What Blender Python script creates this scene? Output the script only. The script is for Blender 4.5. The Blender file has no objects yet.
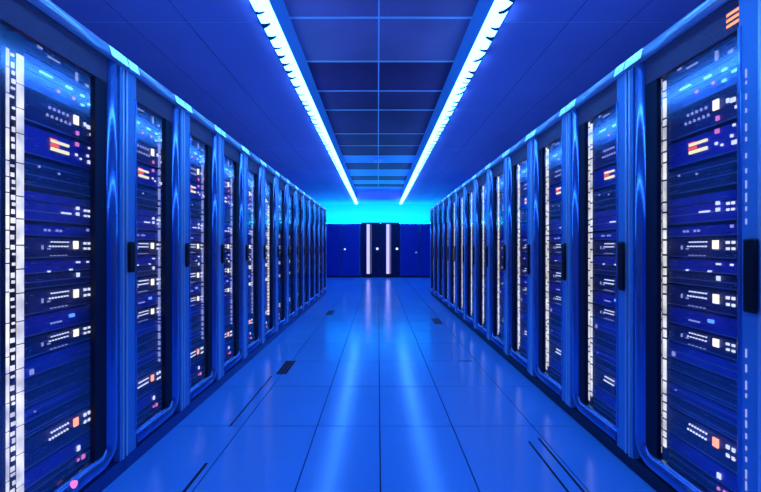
import bpy, bmesh, math, random
from mathutils import Vector
R = random.Random(7)
S = bpy.context.scene
COL = S.collection

# ------------------------------------------------------------------ materials
MATS = {}
def pbr(name, col, rough=.5, metal=0., spec=.5, bump=None, var=None, emit=None, coat=0.):
    m = bpy.data.materials.new(name); m.use_nodes = True
    nt = m.node_tree; b = nt.nodes['Principled BSDF']
    b.inputs['Base Color'].default_value = (*col, 1)
    b.inputs['Roughness'].default_value = rough
    b.inputs['Metallic'].default_value = metal
    b.inputs['Specular IOR Level'].default_value = spec
    b.inputs['Coat Weight'].default_value = coat
    tc = nt.nodes.new('ShaderNodeTexCoord')
    if var:
        n = nt.nodes.new('ShaderNodeTexNoise'); n.inputs['Scale'].default_value = var[0]
        n.inputs['Detail'].default_value = 4
        r = nt.nodes.new('ShaderNodeValToRGB')
        r.color_ramp.elements[0].position = .3; r.color_ramp.elements[1].position = .7
        r.color_ramp.elements[0].color = (*[c * (1 - var[1]) for c in col], 1)
        r.color_ramp.elements[1].color = (*[min(1, c * (1 + var[1])) for c in col], 1)
        nt.links.new(tc.outputs['Object'], n.inputs['Vector'])
        nt.links.new(n.outputs['Fac'], r.inputs['Fac'])
        nt.links.new(r.outputs['Color'], b.inputs['Base Color'])
    if bump:
        kind, sc, st = bump
        if kind == 'noise':
            n = nt.nodes.new('ShaderNodeTexNoise'); n.inputs['Scale'].default_value = sc; o = n.outputs['Fac']
        else:
            n = nt.nodes.new('ShaderNodeTexVoronoi'); n.inputs['Scale'].default_value = sc; o = n.outputs['Distance']
        nt.links.new(tc.outputs['Object'], n.inputs['Vector'])
        bp = nt.nodes.new('ShaderNodeBump'); bp.inputs['Strength'].default_value = st
        bp.inputs['Distance'].default_value = .01
        nt.links.new(o, bp.inputs['Height']); nt.links.new(bp.outputs['Normal'], b.inputs['Normal'])
    MATS[name] = m
    return m
def emis(name, col, st, sample=False, noise=None):
    m = bpy.data.materials.new(name); m.use_nodes = True
    nt = m.node_tree; b = nt.nodes['Principled BSDF']
    b.inputs['Base Color'].default_value = (*[c * .5 for c in col], 1)
    b.inputs['Emission Color'].default_value = (*col, 1)
    b.inputs['Emission Strength'].default_value = st
    if noise:
        tc = nt.nodes.new('ShaderNodeTexCoord')
        n = nt.nodes.new('ShaderNodeTexNoise'); n.inputs['Scale'].default_value = noise[0]
        mr = nt.nodes.new('ShaderNodeMapRange')
        mr.inputs['From Min'].default_value = .3; mr.inputs['From Max'].default_value = .7
        mr.inputs['To Min'].default_value = st * noise[1]; mr.inputs['To Max'].default_value = st * noise[2]
        nt.links.new(tc.outputs['Object'], n.inputs['Vector'])
        nt.links.new(n.outputs['Fac'], mr.inputs['Value'])
        nt.links.new(mr.outputs['Result'], b.inputs['Emission Strength'])
    m.cycles.emission_sampling = 'FRONT_BACK' if sample else 'NONE'
    MATS[name] = m
    return m
pbr('floor_tile', (.17, .50, .95), .19, 0, 1.0, bump=('noise', 2.2, .05), var=(.7, .06))
pbr('seam_dark', (.25, .16, .40), .6)
pbr('floor_gap', (.01, .03, .10), .8)
pbr('ceiling_paint', (.72, .50, .90), .6, 0, .3, var=(.5, .08))
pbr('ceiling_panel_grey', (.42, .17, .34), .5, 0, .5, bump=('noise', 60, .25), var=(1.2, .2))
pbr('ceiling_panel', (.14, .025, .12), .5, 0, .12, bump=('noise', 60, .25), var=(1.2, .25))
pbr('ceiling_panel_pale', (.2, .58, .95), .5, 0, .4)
pbr('ceiling_bar', (.80, .85, 1.0), .4, .1, .5)
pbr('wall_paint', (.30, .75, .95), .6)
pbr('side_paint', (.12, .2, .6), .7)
pbr('rack_paint', (.19, .47, .78), .38, .25, .7)
pbr('rack_gloss', (.13, .30, .66), .22, .8, .6, coat=.7)
pbr('rack_rail', (.85, .92, 1.0), .30, .6, .6)
pbr('highlight_metal', (.95, .97, 1.0), .20, .9, .6)
pbr('trim_metal', (.90, .95, 1.0), .32, .6, .6)
pbr('header_mesh', (.24, .12, .20), .45, .3, .5, bump=('vor', 220, .7))
pbr('body_dark', (.015, .025, .12), .6, .0, .3)
pbr('plinth_black', (.006, .012, .05), .5)
pbr('plinth_blue', (.03, .08, .30), .4)
pbr('handle_black', (.004, .005, .010), .35)
pbr('chassis_dark', (.045, .04, .15), .38, .4, .5, bump=('vor', 140, .35), var=(18, .3))
pbr('chassis_blue', (.09, .07, .55), .36, .3, .5, var=(14, .2))
pbr('chassis_edge', (.40, .40, .62), .3, .7, .5)
pbr('panel_bright', (.16, .42, .90), .34, .3, .5, var=(16, .3))
pbr('slot_black', (.004, .006, .03), .6)
pbr('grille_red', (.16, .02, .05), .5)
pbr('back_blue', (.03, .06, .42), .3, .2, .5)
pbr('back_dark', (.012, .016, .07), .3, .2, .5)
pbr('fixture_metal', (.18, .40, .80), .35, .4, .5)
pbr('clip_metal', (.05, .16, .22), .4, .4, .5)
emis('lamp_tube', (.062, .31, 1.0), 13, True)
emis('lamp_cyan', (.0, .56, 1.0), 34.0, True)
emis('strip_white', (1.0, .93, .84), .95, noise=(14, .55, 1.3))
emis('strip_lilac', (.70, .62, 1.0), .85)
emis('led_warm', (1.0, .84, .60), 1.5)
emis('led_orange', (1.0, .34, .16), 1.7)
emis('led_white', (.85, .88, 1.0), 1.0)
emis('led_dim', (.50, .55, .95), .55)
emis('led_pink', (1.0, .25, .65), .8)
emis('led_blue', (.10, .30, 1.0), 1.6)
emis('led_cyan', (.25, .80, 1.0), 1.2)
emis('led_green', (.05, .75, .45), .6)
emis('led_yellow', (1.0, .90, .45), 1.1)
emis('led_red', (1.0, .10, .06), 1.1)
g = bpy.data.materials.new('door_glass'); g.use_nodes = True
nt = g.node_tree; nt.nodes.clear()
o_ = nt.nodes.new('ShaderNodeOutputMaterial'); mx = nt.nodes.new('ShaderNodeMixShader')
tr = nt.nodes.new('ShaderNodeBsdfTransparent'); tr.inputs[0].default_value = (.92, .95, 1, 1)
gl = nt.nodes.new('ShaderNodeBsdfGlossy'); gl.inputs['Roughness'].default_value = .13
gl.inputs['Color'].default_value = (.8, .9, 1, 1)
fr = nt.nodes.new('ShaderNodeFresnel'); fr.inputs['IOR'].default_value = 1.35
ml = nt.nodes.new('ShaderNodeMath'); ml.operation = 'MULTIPLY'; ml.inputs[1].default_value = .20
for a, b in ((fr.outputs[0], ml.inputs[0]), (ml.outputs[0], mx.inputs[0]), (tr.outputs[0], mx.inputs[1]), (gl.outputs[0], mx.inputs[2]), (mx.outputs[0], o_.inputs[0])):
    nt.links.new(a, b)
MATS['door_glass'] = g

# ------------------------------------------------------------------ mesh builder
class MB:
    def __init__(s): s.bm = bmesh.new(); s.ms = []
    def mi(s, m):
        if m not in s.ms: s.ms.append(m)
        return s.ms.index(m)
    def box(s, x0, x1, y0, y1, z0, z1, m, bev=0, seg=2):
        if x0 > x1: x0, x1 = x1, x0
        if y0 > y1: y0, y1 = y1, y0
        if z0 > z1: z0, z1 = z1, z0
        k = s.mi(m)
        v = [s.bm.verts.new((x, y, z)) for x in (x0, x1) for y in (y0, y1) for z in (z0, z1)]
        fs = [s.bm.faces.new([v[i] for i in q]) for q in ((0,1,3,2),(4,6,7,5),(0,4,5,1),(2,3,7,6),(0,2,6,4),(1,5,7,3))]
        for f in fs: f.material_index = k
        if bev:
            es = list({e for f in fs for e in f.edges})
            r = bmesh.ops.bevel(s.bm, geom=es, offset=bev, segments=seg, affect='EDGES', profile=.5)
            for f in r['faces']: f.material_index = k; f.smooth = True
        return s
    def sweep(s, rings, m, closed=False):
        k = s.mi(m); V = [[s.bm.verts.new(p) for p in r] for r in rings]
        n = len(V[0])
        for i in range(len(V) - 1):
            for j in range(n if closed else n - 1):
                f = s.bm.faces.new((V[i][j], V[i][(j+1) % n], V[i+1][(j+1) % n], V[i+1][j]))
                f.material_index = k; f.smooth = True
        if closed:
            for e in (V[0], V[-1]):
                f = s.bm.faces.new(e); f.material_index = k
        return s
    def cyl(s, c, r, h, axis, m, n=16, r2=None):
        r2 = r if r2 is None else r2
        rings = []
        for t, rr in ((0, r), (1, r2)):
            ring = []
            for i in range(n):
                a = 2 * math.pi * i / n; p = [0, 0, 0]
                p[axis] = c[axis] + h * t
                p[(axis+1) % 3] = c[(axis+1) % 3] + rr * math.cos(a)
                p[(axis+2) % 3] = c[(axis+2) % 3] + rr * math.sin(a)
                ring.append(p)
            rings.append(ring)
        return s.sweep(rings, m, True)
    def mesh(s, name):
        bmesh.ops.recalc_face_normals(s.bm, faces=s.bm.faces[:])
        me = bpy.data.meshes.new(name); s.bm.to_mesh(me); s.bm.free()
        for m in s.ms: me.materials.append(MATS[m])
        return me
    def obj(s, name, parent=None, loc=(0, 0, 0)):
        o = bpy.data.objects.new(name, s.mesh(name)); COL.objects.link(o)
        o.location = loc
        if parent: o.parent = parent
        return o
def tag(o, label=None, cat=None, group=None, kind=None):
    if label: o['label'] = label
    if cat: o['category'] = cat
    if group: o['group'] = group
    if kind: o['kind'] = kind
    return o
def empty(name, loc, label, cat, group=None):
    o = bpy.data.objects.new(name, None); COL.objects.link(o); o.location = loc
    o.empty_display_size = .1
    return tag(o, label, cat, group)
def copy_tree(o, parent=None):
    c = o.copy(); COL.objects.link(c)
    if parent: c.parent = parent
    for ch in list(o.children): copy_tree(ch, c)
    return c

CAMZ = 1.2
AX = 1.36                       # half width of the aisle
YB, YF = -2.4, 16.75            # room ends
XW = 3.5
CZ = 3.10                       # ceiling over the racks
RZ = 3.45                       # raised middle of the ceiling
RX = .86
RXR = .915                      # the raised part reaches a little farther on the right

# ------------------------------------------------------------------ floor
xs = [-XW, -2.9, -2.4, -1.9, -1.41, -.915, -.41, .012, .50, 1.04, 1.52, 2.0, 2.5, 3.0, XW]
ys = [YB, -1.85, -1.11, -.37, .37, 1.10, 1.83, 2.565]
while ys[-1] < YF - .4: ys.append(ys[-1] + .735)
ys[-1] = YF
f = MB(); f.box(-XW, XW, YB, YF, -.08, -.012, 'floor_gap')
gx, gy = .0036, .0036
for i in range(len(xs) - 1):
    for j in range(len(ys) - 1):
        f.box(xs[i] + gx, xs[i+1] - gx, ys[j] + gy, ys[j+1] - gy, -.012, 0, 'floor_tile')
tag(f.obj('floor'), kind='structure')

# slots and grilles let into the floor
def grille(x0, x1, y0, y1, n, label, m='slot_black', m2='grille_red'):
    e = empty('floor_grille', ((x0+x1)/2, (y0+y1)/2, 0), label, 'floor grille', 'air grilles let into the floor')
    w = (x1 - x0) / 2; h = (y1 - y0) / 2
    MB().box(-w, w, -h, h, 0, .0015, m2).obj('grille_frame', e)
    st = 2 * w / n
    for k in range(n):
        MB().box(-w + st * (k + .22), -w + st * (k + .78), -h * .96, h * .96, .0015, .003, m).obj('slot', e)
grille(-.975, -.87, 3.62, 4.05, 3, 'slotted dark red floor grille beside the left cabinet row, nearer of two')
grille(-.95, -.82, 6.8, 7.3, 3, 'small slotted floor grille far down the left side of the aisle')
grille(.90, 1.03, 6.0, 6.5, 3, 'slotted floor grille far down the right side of the aisle')
def slot(x, y0, y1, w, label):
    tag(MB().box(x - w/2, x + w/2, y0, y1, 0, .002, 'slot_black').obj('floor_slot'), label, 'floor slot', 'narrow slots in the floor')
slot(-.997, 2.56, 3.57, .012, 'long thin dark slot leading to the left dark red grille')
slot(-.955, 1.72, 2.12, .016, 'short dark slot by the left cabinets at the bottom of the photo')
slot(.935, 1.75, 2.36, .012, 'dark slot at bottom right of the floor, standing off from the tile joint')
slot(1.012, 1.75, 2.40, .012, 'dark slot right beside the right floor tile joint, at bottom right')
tag(MB().box(.86, 1.0, 4.03, 4.05, 0, .002, 'slot_black').obj('floor_slot'), 'tiny dark crosswise dash on the right floor tile joint', 'floor slot', 'narrow slots in the floor')

# ------------------------------------------------------------------ ceiling and walls
c = MB()
for s in (-1, 1):
    E = RX if s < 0 else RXR
    c.box(s*E, s*XW, YB, YF, CZ, CZ + .05, 'ceiling_paint')
    c.box(s*E, s*(E+.03), YB, 14.9, CZ + .05, RZ, 'ceiling_panel_pale')
c.box(-RX, RXR, 14.9, YF, CZ, CZ + .05, 'ceiling_paint')
c.box(-RX-.03, RXR+.03, 14.87, 14.9, CZ + .05, RZ, 'ceiling_paint')
zl = [-1.7, -.75, .2, 1.1, 1.97, 2.84, 3.71, 4.58, 5.44, 6.19, 7.48, 8.35, 9.25, 10.0, 10.9, 11.8, 12.65, 13.3, 14.0, 14.9]
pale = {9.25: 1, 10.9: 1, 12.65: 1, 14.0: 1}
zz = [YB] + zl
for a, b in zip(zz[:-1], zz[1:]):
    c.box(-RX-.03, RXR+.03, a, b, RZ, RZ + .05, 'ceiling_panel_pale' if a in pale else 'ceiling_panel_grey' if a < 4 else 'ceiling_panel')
tag(c.obj('ceiling'), kind='structure')
n = 0
def trim(mb):
    global n
    n += 1
    return tag(mb.obj('trim_%d' % n), kind='structure')
t = MB()
for z in zl[:-1]:
    t.box(-RX, RXR, z - .012, z + .012, RZ - .008, RZ, 'ceiling_bar')
t.box(.0, .016, YB, 14.87, RZ - .007, RZ, 'ceiling_bar')
trim(t)
t = MB()
for s in (-1, 1):
    for z in (-.9, 1.15, 3.2, 5.25, 7.3, 9.35, 11.4, 13.45):
        t.box(s*1.06, s*XW, z - .004, z + .004, CZ - .002, CZ, 'ceiling_bar')
    for q in (1.6, 2.1): t.box(s*q, s*(q+.006), YB, YF, CZ - .002, CZ, 'seam_dark')
trim(t)
for nm, b in (('wall_left', (-XW-.1, -XW, YB, YF, -.08, 3.5)), ('wall_right', (XW, XW+.1, YB, YF, -.08, 3.5)),
              ('wall_back', (-XW-.1, XW+.1, YF, YF+.1, -.08, 3.5)), ('wall_front', (-XW-.1, XW+.1, YB-.1, YB, -.08, 3.5))):
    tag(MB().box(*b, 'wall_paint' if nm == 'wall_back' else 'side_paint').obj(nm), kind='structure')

# ------------------------------------------------------------------ ceiling light strips
def light(s, label):
    e = empty('ceiling_light', (-.918 if s < 0 else .975, 7, CZ), label, 'ceiling light', 'light strips along the ceiling')
    y0, y1 = YB + .1 - 7, 16.2 - 7
    # housing: shallow tray against the ceiling with a lip folded up into the raised part
    MB().box(-s*.0575, s*.066, y0, y1, -.012, 0, 'fixture_metal').obj('housing', e)
    d = MB(); rings = []
    for y in (y0 + .02, y1 - .02):
        ring = []
        for i in range(9):
            a = math.pi * i / 8
            ring.append((-s * .058 * math.cos(a), y, -.012 - .040 * math.sin(a)))
        rings.append(ring)
    d.sweep(rings, 'lamp_tube', True)
    d.obj('diffuser', e)
    MB().box(-s*.0585, -s*.064, y0, y1, -.012, .035, 'lamp_tube').obj('edge_glow', e)
    y = 1.6 - 7; k = 0; proto = None
    while y < 9.5 - 7 and k < 60:
        if proto is None:
            b = MB(); rs = []
            for th in (-.011, .011):
                pass
            pts = []
            for i in range(7):
                a = math.pi * (.34 + .64 * i / 6)
                pts.append((-s * .063 * math.cos(a), -.012 - .0455 * math.sin(a)))
            for i, (px, pz) in enumerate(pts):
                w = .009 + .034 * i / 6; yo = .07 * (i / 6) ** 1.3
                rs.append([(px, yo - w, pz), (px, yo + w, pz), (px * .985, yo + w, pz + .003), (px * .985, yo - w, pz + .003)])
            b.sweep(rs, 'clip_metal', True)
            q = b.obj('tube_clip', e); proto = q
        else:
            q = proto.copy(); COL.objects.link(q)
        q.location = (0, y, 0)
        q.scale = (1, R.uniform(.6, 1.4) * (1 if R.random() < .8 else -1), 1)
        y += R.uniform(.12, .24); k += 1
light(-1, 'long glowing white-blue light strip along the left edge of the raised ceiling')
light(1, 'long glowing white-blue light strip along the right edge of the raised ceiling')

# little sensor on the middle ceiling joint
e = empty('smoke_detector', (.008, 9.6, RZ - .007), 'small pale twin detector on the middle ceiling joint', 'smoke detector')
MB().box(-.11, .11, -.03, .03, -.02, 0, 'ceiling_bar', .006).obj('mounting_plate', e)
for s in (-1, 1):
    MB().cyl((s*.07, 0, -.085), .025, .065, 2, 'trim_metal', r2=.04).obj('sensor_head', e)

# ------------------------------------------------------------------ server cabinets
H_TOP = 2.225
def build_rack(s, W, near=False):
    """mesh coords: x = s*v (v outwards from the aisle), y = u (0 = near seam), z = height"""
    B = lambda mb, v0, v1, u0, u1, w0, w1, m, bev=0: mb.box(s*v0, s*v1, u0, u1, w0, w1, m, bev)
    root = empty('server_cabinet', (s*AX, 0, 0), 'x', 'server cabinet')
    b = MB(); g_ = .002
    B(b, .03, 1.05, g_, .022, .075, 2.16, 'body_dark')
    B(b, .03, 1.05, W-.022, W-g_, .075, 2.16, 'body_dark')
    B(b, .03, 1.05, .022, W-.022, .075, .10, 'body_dark')
    B(b, .03, 1.05, .022, W-.022, 2.14, 2.16, 'body_dark')
    B(b, 1.03, 1.05, .022, W-.022, .10, 2.14, 'body_dark')
    B(b, .055, .115, .022, W-.57+.0 if s > 0 else max(.0225, W-.138-.46), .10, 2.14, 'slot_black')
    B(b, .055, .115, (W-.57+.462) if s > 0 else W-.138, W-.022, .10, 2.14, 'slot_black')
    b.obj('cabinet_body', root)
    p = MB(); B(p, .012 if s > 0 else .001, 1.05, g_, W-g_, 0, .075, 'plinth_black' if s > 0 else 'plinth_blue'); p.obj('plinth', root)
    r = MB(); B(r, -.004, 1.05, g_, W-g_, 2.16, H_TOP, 'rack_rail', .003)
    r.sweep([[(s*.0, u, 2.163), (s*-.016, u, 2.165), (s*-.010, u, 2.214), (s*.0, u, 2.222)] for u in (g_, W-g_)], 'rack_rail', True)
    r.obj('top_rail', root)
    for ua, ub in ((.004, .088), (W-.135, W-.004)):  # tilted caps added to give the rail ends their bright highlights
        cc = MB()
        cc.sweep([[(s*.02, u, 2.166), (s*-.026, u, 2.166), (s*-.013, u, 2.218), (s*.02, u, 2.222)] for u in (ua, ub)], 'highlight_metal', True)
        for ff in cc.bm.faces: ff.smooth = False
        tag(cc.obj('highlight_cap', root), 'pale cap added for the rail highlight')
    d = MB()
    B(d, -.004, .03, .003, .092, .078, 2.158, 'rack_paint', .004)      # near stile
    B(d, -.0075, .0, .004, .016, .078, 2.158, 'trim_metal', .002)  # pale strip added to catch the ceiling light along the stile
    B(d, -.008, .03, .078, .094, .18, 2.03, 'rack_gloss', .003)
    # half-round far stile turning into the bottom rail
    pts = []; uc = W - .090; wb = .128; rad = .085
    pts.append((uc, 2.156, 0, -1)); pts.append((uc, 1.2, 0, -1)); pts.append((uc, wb + rad, 0, -1))
    for i in range(1, 8):
        a = math.pi / 2 * i / 8
        pts.append((uc - rad + rad * math.cos(a), wb + rad - rad * math.sin(a), -math.sin(a), -math.cos(a)))
    pts.append((uc - rad, wb, -1, 0)); pts.append((.094, wb, -1, 0))
    rings = []
    for (u, w, tu, tw) in pts:
        nu, nw = -tw, tu
        hw = .040
        ring = []
        for i in range(13):
            a = math.pi * i / 12
            ring.append((s * (.020 - .034 * math.sin(a)), u + nu * hw * math.cos(a), w + nw * hw * math.cos(a)))
        ring.append((s * .03, u - nu * hw, w - nw * hw)); ring.append((s * .03, u + nu * hw, w + nw * hw))
        rings.append(ring)
    d.sweep(rings, 'rack_gloss', True)
    B(d, .006, .03, W-.205, W-.131, .168, 2.156, 'slot_black')
    dr = d.obj('door', root)
    t = MB(); B(t, -.006, .03, W-.046, W-.030, .078, 2.158, 'rack_paint', .002)
    B(t, -.010, .03, W-.028, W-.016, .078, 2.158, 'trim_metal', .002)
    B(t, .012, .03, W-.015, W-.003, .078, 2.158, 'slot_black')
    t.obj('hinge_strip', dr)
    h = MB(); B(h, .004, .03, .094, W-.131, 2.03, 2.158, 'header_mesh')
    h.obj('header_panel', dr)
    gl = MB(); B(gl, .014, .019, .094, W-.206, .179, 2.03, 'door_glass'); gl.obj('door_glass', dr)
    hh = .168 if s < 0 else .27
    k = MB()
    B(k, -.026, -.010, .006, .056, 1.235-hh, 1.235, 'handle_black', .0075)
    B(k, -.012, -.004, .014, .048, 1.235-hh+.02, 1.215, 'handle_black')
    tag(k.obj('handle', dr), 'black door handle')
    return root

def led_column(s, W, kind, root):
    """glowing vertical strips mounted beside the equipment"""
    U = (lambda a: W - .138 - a) if s < 0 else (lambda a: W - .57 + a)
    def col(a0, a1, w0, w1, v=.066, m='strip_white', seg=(.05, .14), gap=.005, name='light_strip', lab='glowing white vertical strip'):
        mb = MB(); w = w1
        mb.box(s*.07, s*.075, U(a0), U(a1), w0, w1, 'slot_black')
        while w > w0 + .03:
            hgt = min(R.uniform(*seg), w - w0)
            mb.box(s*v, s*.070, U(a0), U(a1), w - hgt + gap, w, m)
            w -= hgt
        tag(mb.obj(name, root), lab)
    if kind == 'double':
        col(.373, .402, .16, 1.97)
        col(.434, .455, .16, 1.97)
        mb = MB(); w = 1.96
        mb.box(s*.07, s*.076, U(.4035), U(.4325), .16, 1.97, 'slot_black')
        while w > .19:
            hh = R.uniform(.008, .022)
            a = .408 + R.uniform(0, .006)
            mb.box(s*.066, s*.07, U(a), U(a + R.uniform(.010, .018)), w - hh, w, 'strip_white', 0)
            w -= R.uniform(.026, .042)
        tag(mb.obj('indicator_ladder', root), 'dark ladder of small white lamps')
    elif kind == 'right':
        col(.385, .406, .20, 2.03, seg=(.03, .11), gap=.010)
        col(.416, .434, .16, 2.05, seg=(.03, .11), gap=.010)
    elif kind == 'thin':
        col(.040, .044, .45, 1.95, v=.055, m='led_dim', seg=(.02, .09), gap=.012, lab='thin dotted glowing line')
    elif kind == 'farside':
        col(.004, .030, .3, 1.75, v=.055, m='strip_white', seg=(.02, .05), gap=.012)

# ------------------------------------------------------------------ rack-mounted equipment
K = 1.43 / 288
def yh(y): return CAMZ + (248 - y) * K
LIT = [('port_lights', 'led_white', [(.155 + .0155*i, .1605 + .0155*i, .52, .585) for i in range(7)] + [(.152 + .0145*i, .157 + .0145*i, .74, .80) for i in range(7)]),
       ('link_lights', 'led_white', [(.022, .033, .66, .79), (.046, .059, .66, .79), (.022, .033, .38, .50), (.046, .058, .38, .50)]),
       ('label_marks', 'led_dim', [(.16 + .02*i, .168 + .02*i, .08, .12) for i in range(5)]),
       ('console_port', 'led_dim', [(.25, .262, .40, .46), (.285, .290, .4, .6)])]
UNITS = [
 # y top, y bottom, name, body material, ribs, features, what it looks like
 (72, 93, 'patch_panel', 'panel_bright', 3, [('cable_tag', 'led_dim', [(.098, .110, .2, .58)]), ('port_row', 'led_dim', [(.03, .05, .2, .3), (.20, .26, .55, .60), (.29, .31, .7, .8)])], 'bright blue patch panel'),
 (94, 116, 'patch_panel', 'panel_bright', 2, [('port_row', 'led_cyan', [(.004, .034, .46, .54), (.058, .078, .68, .78), (.06, .078, .28, .37), (.13, .165, .74, .83), (.24, .30, .80, .87)]), ('pink_lamp', 'led_pink', [(.115, .126, .38, .48), (.20, .211, .36, .46)])], 'blue patch panel with pale dashes'),
 (119, 143, 'network_switch', 'chassis_dark', 1, [('square_lamp', 'led_warm', [(.094, .120, .52, .88)]), ('link_lights', 'led_white', [(.02, .04, .55, .7), (.048, .058, .6, .75), (.012, .02, .3, .4)]), ('pink_lamp', 'led_pink', [(.092, .106, .12, .28)]), ('port_lights', 'led_dim', [(.14 + .012*i, .148 + .012*i, .4 + .3*(i % 2), .5 + .3*(i % 2)) for i in range(11)])], 'dark switch with white square lamp'),
 (146, 170, 'storage_unit', 'chassis_blue', 0, [('color_bar', 'led_yellow', [(.150, .245, .64, .74)]), ('color_bar', 'led_yellow', [(.150, .245, .34, .46)]), ('bar_tip', 'led_red', [(.205, .247, .50, .60), (.215, .250, .745, .78)]), ('status_lamp', 'led_pink', [(.092, .11, .80, .95)]), ('link_lights', 'led_white', [(.004, .034, .24, .38), (.03, .04, .5, .6), (.02, .03, .85, .93), (.10, .11, .4, .5), (.075, .083, .3, .38)])], 'blue storage unit with glowing colour bars'),
 (173, 196, 'rack_server', 'chassis_dark', 4, [('status_lamp', 'led_dim', [(.3, .307, .7, .78), (.2, .207, .6, .68)])], 'dark ribbed server without lamps'),
 (200, 225, 'rack_server', 'chassis_blue', 2, [('link_lights', 'led_white', [(.090, .106, .54, .66), (.090, .106, .32, .44), (.046, .057, .50, .59), (.024, .035, .50, .59), (.046, .057, .30, .38), (.024, .035, .30, .38)]), ('display_dash', 'led_white', [(.138, .190, .33, .39)])], 'blue server with four white dots'),
 (227.5, 237.5, 'rack_server', 'chassis_blue', 0, [('status_lamp', 'led_dim', [(.25, .258, .4, .6), (.27, .278, .4, .6), (.21, .218, .4, .6), (.19, .198, .4, .6), (.03, .04, .6, .85)])], 'slim blue server with faint dots'),
 (238.5, 256.5, 'network_switch', 'chassis_dark', 0, [('square_lamp', 'led_warm', [(.096, .122, .42, .84)])] + LIT, 'dark switch with warm square lamp'),
 (258, 269.5, 'rack_server', 'chassis_blue', 0, [('status_lamp', 'led_white', [(.085, .105, .62, .76), (.03, .04, .6, .75), (.13, .145, .05, .18), (.25, .262, .02, .15)])], 'plain blue server with tiny lamps'),
 (270.5, 282, 'rack_server', 'chassis_dark', 1, [('status_lamp', 'led_white', [(.088, .103, .55, .9)])], 'dark slim server with one white lamp'),
 (283.5, 303, 'network_switch', 'chassis_dark', 0, [('square_lamp', 'led_warm', [(.094, .120, .40, .80)])] + LIT, 'dark switch with yellowish square lamp'),
 (304.5, 321, 'rack_server', 'chassis_blue', 0, [('blue_lamp', 'led_blue', [(.118, .145, .50, .68)]), ('status_lamp', 'led_dim', [(.19 + .016*i, .198 + .016*i, .36, .44) for i in range(4)])], 'blue server with glowing blue lamp'),
 (322.5, 338.5, 'network_switch', 'chassis_dark', 0, [('square_lamp', 'led_warm', [(.094, .120, .40, .82)])] + LIT, 'dark switch with cream square lamp'),
 (340, 354.5, 'rack_server', 'chassis_blue', 1, [('status_lamp', 'led_dim', [(.33, .345, .1, .4)])], 'plain blue server'),
 (356, 366, 'rack_server', 'chassis_dark', 1, [], 'thin dark unlit server'),
 (367.5, 378.5, 'rack_server', 'chassis_dark', 2, [], 'thin dark ribbed server'),
 (380, 391, 'rack_server', 'chassis_blue', 2, [('status_lamp', 'led_dim', [(.32, .326, .5, .6)])], 'thin blue ribbed server'),
 (392.5, 403, 'rack_server', 'chassis_dark', 2, [], 'thin dark grooved server'),
 (405, 429, 'network_switch', 'chassis_dark', 1, [('square_lamp', 'led_orange', [(.095, .121, .48, .80)])] + LIT[:2], 'dark switch with orange square lamp'),
 (430.5, 445, 'rack_server', 'chassis_blue', 0, [('status_lamp', 'led_white', [(.085, .10, .18, .5)])], 'blue server with small white lamp'),
 (446.5, 458, 'rack_server', 'chassis_dark', 2, [('pink_lamp', 'led_pink', [(.055, .072, .4, .75), (.09, .10, .5, .7)])], 'dark server with small pink lamp'),
]
WHERE = ['topmost', 'second from the top', 'third from the top', 'fourth from the top', 'fifth from the top', 'sixth from the top', 'seventh from the top',
 'at handle height', 'just below handle height', 'tenth from the top', 'eleventh from the top', 'tenth from the bottom', 'ninth from the bottom', 'eighth from the bottom', 'seventh from the bottom', 'sixth from the bottom',
 'fifth from the bottom', 'fourth from the bottom', 'third from the bottom', 'second from the bottom', 'lowest']
VF = .070
def unit_parts(s, idx):
    """list of (name, MB) in coords x=s*v, y=dir*a, z relative to the unit base"""
    y0, y1, name, mat, ribs, feats, _ = UNITS[idx]
    h = (y1 - y0) * K
    dr = -1 if s < 0 else 1
    out = []
    m = MB(); A1 = .372 if True else .46
    m.box(s*VF, s*(VF+.62), 0, dr*A1, 0, h, mat, .003, 1)
    m.box(s*(VF-.0035), s*(VF+.01), dr*.001, dr*(A1-.001), 0, .0045, 'chassis_edge')
    m.box(s*(VF-.002), s*(VF+.01), dr*.001, dr*(A1-.001), h-.004, h-.001, 'chassis_edge' if mat == 'panel_bright' else 'slot_black')
    for k in range(ribs):
        z = h * (k + 1) / (ribs + 1)
        m.box(s*(VF-.0025), s*(VF+.01), dr*.004, dr*(A1-.006), z - .004, z + .001, 'slot_black' if (k + idx) % 2 == 0 else 'chassis_edge')
    rn = random.Random(idx * 11 + 3)
    for k in range(int(10 + h * 260)):           # fine marks, vents and lettering-sized print on the fascia
        a = rn.uniform(.012, .345); z = rn.uniform(.10, .86) * h; wd = rn.choice((.003, .004, .012, .03))
        m.box(s*(VF-.0014), s*VF, dr*a, dr*(a+wd), z, z + rn.choice((.0012, .002, .003)), rn.choice(('chassis_edge', 'slot_black', 'slot_black', 'panel_bright')))
    # screw ears
    for a in (.008, .360):
        m.box(s*(VF-.003), s*VF, dr*(a-.003), dr*(a+.003), h*.5-.003, h*.5+.003, 'chassis_edge')
    out.append(('chassis', m))
    for (pn, pm, rects) in feats:
        q = MB()
        for (a0, a1, h0, h1) in rects:
            q.box(s*(VF-.006), s*(VF-.0001), dr*a0, dr*a1, h*h0, h*h1, pm)
        out.append((pn, q))
    return out
def unit_full(s, idx):
    e = bpy.data.objects.new(UNITS[idx][2], None); COL.objects.link(e); e.empty_display_size = .05
    for pn, mb in unit_parts(s, idx): mb.obj(pn, e)
    return e
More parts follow.
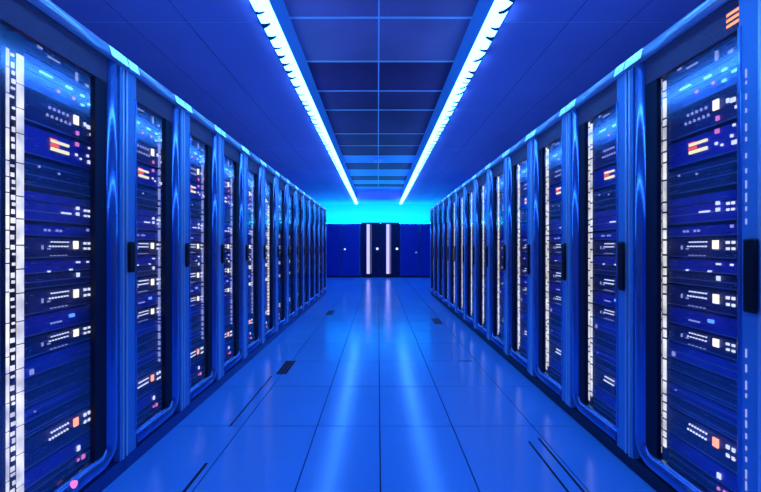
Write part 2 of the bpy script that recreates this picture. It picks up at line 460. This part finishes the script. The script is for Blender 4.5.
def unit_joined(s, idx):
    """the same unit as one mesh, for cabinets too far away to show its parts"""
    y0, y1, name, mat, ribs, feats, _ = UNITS[idx]
    h = (y1 - y0) * K; dr = -1 if s < 0 else 1
    m = MB(); A1 = .372
    m.box(s*VF, s*(VF+.62), 0, dr*A1, 0, h, mat)
    m.box(s*(VF-.0035), s*(VF+.01), dr*.001, dr*(A1-.001), 0, .0045, 'chassis_edge')
    for (pn, pm, rects) in feats:
        for (a0, a1, h0, h1) in rects:
            m.box(s*(VF-.006), s*(VF-.0001), dr*a0, dr*a1, h*h0, h*h1, pm)
    return m

ORD = ['nearest', 'second', 'third', 'fourth', 'fifth', 'sixth', 'seventh', 'eighth', 'ninth', 'tenth', 'eleventh', 'twelfth', 'thirteenth']
far_eq = MB()
for s, side, seam0, seam1, W, NR in ((-1, 'left', 1.27, 2.044, .61, 14), (1, 'right', 1.34, 2.07, .65, 13)):
    proto_full = {}; proto_join = {}
    rack_proto = None
    for i in range(NR):
        if i == 0:
            w = seam1 - seam0; y = seam0
            root = build_rack(s, w)
            led_column(s, w, 'double' if s < 0 else 'right', root)
        else:
            w = W; y = seam1 + (i - 1) * W
            if i == 1:
                root = build_rack(s, w)
                rack_proto = copy_tree(root)             # clean copy kept for the next ones
                led_column(s, w, 'thin' if s < 0 else 'right', root)
                right_full = root
            elif s > 0:
                root = copy_tree(right_full)
            elif i == 5:
                root = copy_tree(rack_proto); led_column(s, w, 'farside', root)
            elif i < 5:
                root = copy_tree(right_full)
            else:
                root = rack_proto if i == NR - 1 else copy_tree(rack_proto)
        root.location = (s * AX, y, 0)
        o = ('nearest the camera in' if i == 0 else 'last and farthest in' if i == NR - 1 else ORD[min(i, 12)] + ' from the front in')
        root['label'] = 'tall blue glass-door server cabinet, %s the %s row' % (o, side)
        root['group'] = 'server cabinets of the %s row' % side
        u0 = y + ((w - .138) if s < 0 else (w - .57))
        for k, un in enumerate(UNITS):
            zb = yh(un[1])
            if i >= 7:
                mb = unit_joined(s, k)
                me = mb.mesh('tmp')
                mats = [m.name for m in me.materials]
                off = Vector((s * AX, u0, zb))
                vs = [far_eq.bm.verts.new(v.co + off) for v in me.vertices]
                for p in me.polygons:
                    ff = far_eq.bm.faces.new([vs[q] for q in p.vertices]); ff.material_index = far_eq.mi(mats[p.material_index])
                bpy.data.meshes.remove(me)
                continue
            if i < 3:
                if k not in proto_full: e = proto_full[k] = unit_full(s, k)
                else: e = copy_tree(proto_full[k])
            else:
                if k not in proto_join:
                    e = proto_join[k] = unit_joined(s, k).obj(un[2])
                else:
                    e = proto_join[k].copy(); COL.objects.link(e)
            e.location = (s * AX, u0, zb)
            tag(e, '%s, %s in the %s %s cabinet' % (un[6], WHERE[k], ORD[i], side), {'patch_panel': 'patch panel', 'network_switch': 'network switch', 'storage_unit': 'storage unit', 'rack_server': 'server'}[un[2]],
                'equipment mounted in the server cabinets')
    if s < 0: pass
if rack_proto and rack_proto.get('label', 'x') == 'x':
    for ch in list(rack_proto.children_recursive): bpy.data.objects.remove(ch)
    bpy.data.objects.remove(rack_proto)
tag(far_eq.obj('rack_equipment'), 'dim lamps and server fronts filling the farthest cabinets of both rows', 'servers', kind='stuff')

# extra marks on the nearest cabinets
roots = [o for o in bpy.data.objects if o.name.startswith('server_cabinet') and 'nearest' in o['label']]
rl = [o for o in roots if 'left' in o['label']][0]; rr = [o for o in roots if 'right' in o['label']][0]
door = lambda r: [c for c in r.children if c.name.startswith('door')][0]
q = MB()
for dz in (-.022, 0, .022): q.box(.004, .006, .098, .150, 2.085 + dz - .006, 2.085 + dz + .006, 'led_orange')
tag(q.obj('alarm_display', door(rr)), 'glowing orange bars')
q = MB(); w = 1.86
while w > .2:
    if not (.83 < w < 1.26):
        q.box(-.0055, -.004, .058, .064, w - R.uniform(.012, .035), w, 'led_dim')
    w -= R.uniform(.04, .06)
q.obj('reflection_dashes', door(rr))  # glowing dashes stand in for a broken reflection down the stile
q = MB(); q.cyl((.0, .42, .150), .016, .015, 0, 'led_pink'); tag(q.obj('pink_reflection', door(rl)), 'round pink reflection')  # glowing disc stands in for a reddish reflection at the door bottom

# ------------------------------------------------------------------ back row
def back_rack(x0, w, dark, label):
    e = empty('server_cabinet', (x0, 15.5, 0), label, 'server cabinet', 'cabinets across the end of the aisle')
    m = 'back_dark' if dark else 'back_blue'; f = -.03 if dark else 0
    top = 2.235 if dark else 2.20
    MB().box(.003, w-.003, .02+f, 1.0, .06, top, m, .005).obj('cabinet_body', e)
    MB().box(.01, w-.01, .04, 1.0, 0, .06, 'plinth_black').obj('plinth', e)
    d = MB(); d.box(.012, w-.012, f, .02+f, .08, top-.03, m, .004)
    d.box(.02, .05, f-.006, f, .1, top-.05, 'rack_gloss' if not dark else 'chassis_dark', .002)
    d.box(w-.05, w-.02, f-.006, f, .1, top-.05, 'rack_gloss' if not dark else 'chassis_dark', .002)
    dd = d.obj('door', e)
    return e, dd, f
B0 = .09
for k, (dark, lab) in {-4: (0, 'plain dark blue cabinet against the left wall at the aisle end'), -3: (0, 'plain dark blue end cabinet, second from the left wall'),
     -2: (0, 'dark blue end cabinet with a small white lamp, left of the black pair'), -1: (1, 'black end cabinet with a glowing vertical strip, left of the pair'),
     0: (1, 'black end cabinet with a glowing vertical strip, right of the pair'), 1: (0, 'dark blue end cabinet just right of the black pair'),
     2: (0, 'plain dark blue end cabinet, second from the right wall'), 3: (0, 'plain dark blue cabinet against the right wall at the aisle end')}.items():
    e, dd, ff = back_rack(B0 + k * .8, .8, dark, lab)
    if dark:
        a = .17
        a = .25
        tag(MB().box(a, a+.125, ff-.008, ff, .15, 2.17, 'strip_lilac').obj('light_strip', dd), 'glowing pale vertical strip')
        MB().box(a+.17, a+.182, ff-.008, ff, .15, 2.17, 'led_dim').obj('thin_strip', dd)
        tag(MB().cyl((.68, ff-.02, 1.17), .05, .02, 1, 'led_white').obj('lamp', dd), 'round white lamp')
    elif k == -2:
        tag(MB().cyl((.16, ff-.02, 1.15), .035, .02, 1, 'led_white').obj('lamp', dd), 'round white lamp')
    elif k == 1:
        tag(MB().cyl((.66, ff-.02, 1.02), .03, .02, 1, 'led_dim').obj('lamp', dd))
# cyan lamp trough on top of the end cabinets, washing the wall above them
e = empty('cove_light', (0, 16.2, 2.235), 'cyan lamp trough on top of the end cabinets washing the wall', 'cove light')
MB().box(-3.0, 3.0, -.06, .08, -.035, -.0, 'fixture_metal').obj('housing', e)
MB().box(-2.98, 2.98, -.03, .06, .0, .03, 'lamp_cyan').obj('lamp_tube', e)

# ------------------------------------------------------------------ camera, world, colour
cam = bpy.data.cameras.new('camera'); co = bpy.data.objects.new('camera', cam); COL.objects.link(co)
co.location = (0, 0, CAMZ); co.rotation_euler = (math.pi/2, 0, 0)
cam.lens = 18; cam.sensor_width = 36; cam.sensor_fit = 'HORIZONTAL'
cam.shift_x = 2.5/761; cam.shift_y = 2/761
cam.clip_start = .02
S.camera = co
w = bpy.data.worlds.new('world'); S.world = w; w.use_nodes = True
w.node_tree.nodes['Background'].inputs[0].default_value = (.01, .03, .2, 1)
w.node_tree.nodes['Background'].inputs[1].default_value = .3
S.view_settings.view_transform = 'Standard'; S.view_settings.look = 'None'
S.view_settings.gamma = 1; S.view_settings.use_curve_mapping = False
S.view_settings.exposure = .2
S.cycles.max_bounces = 8
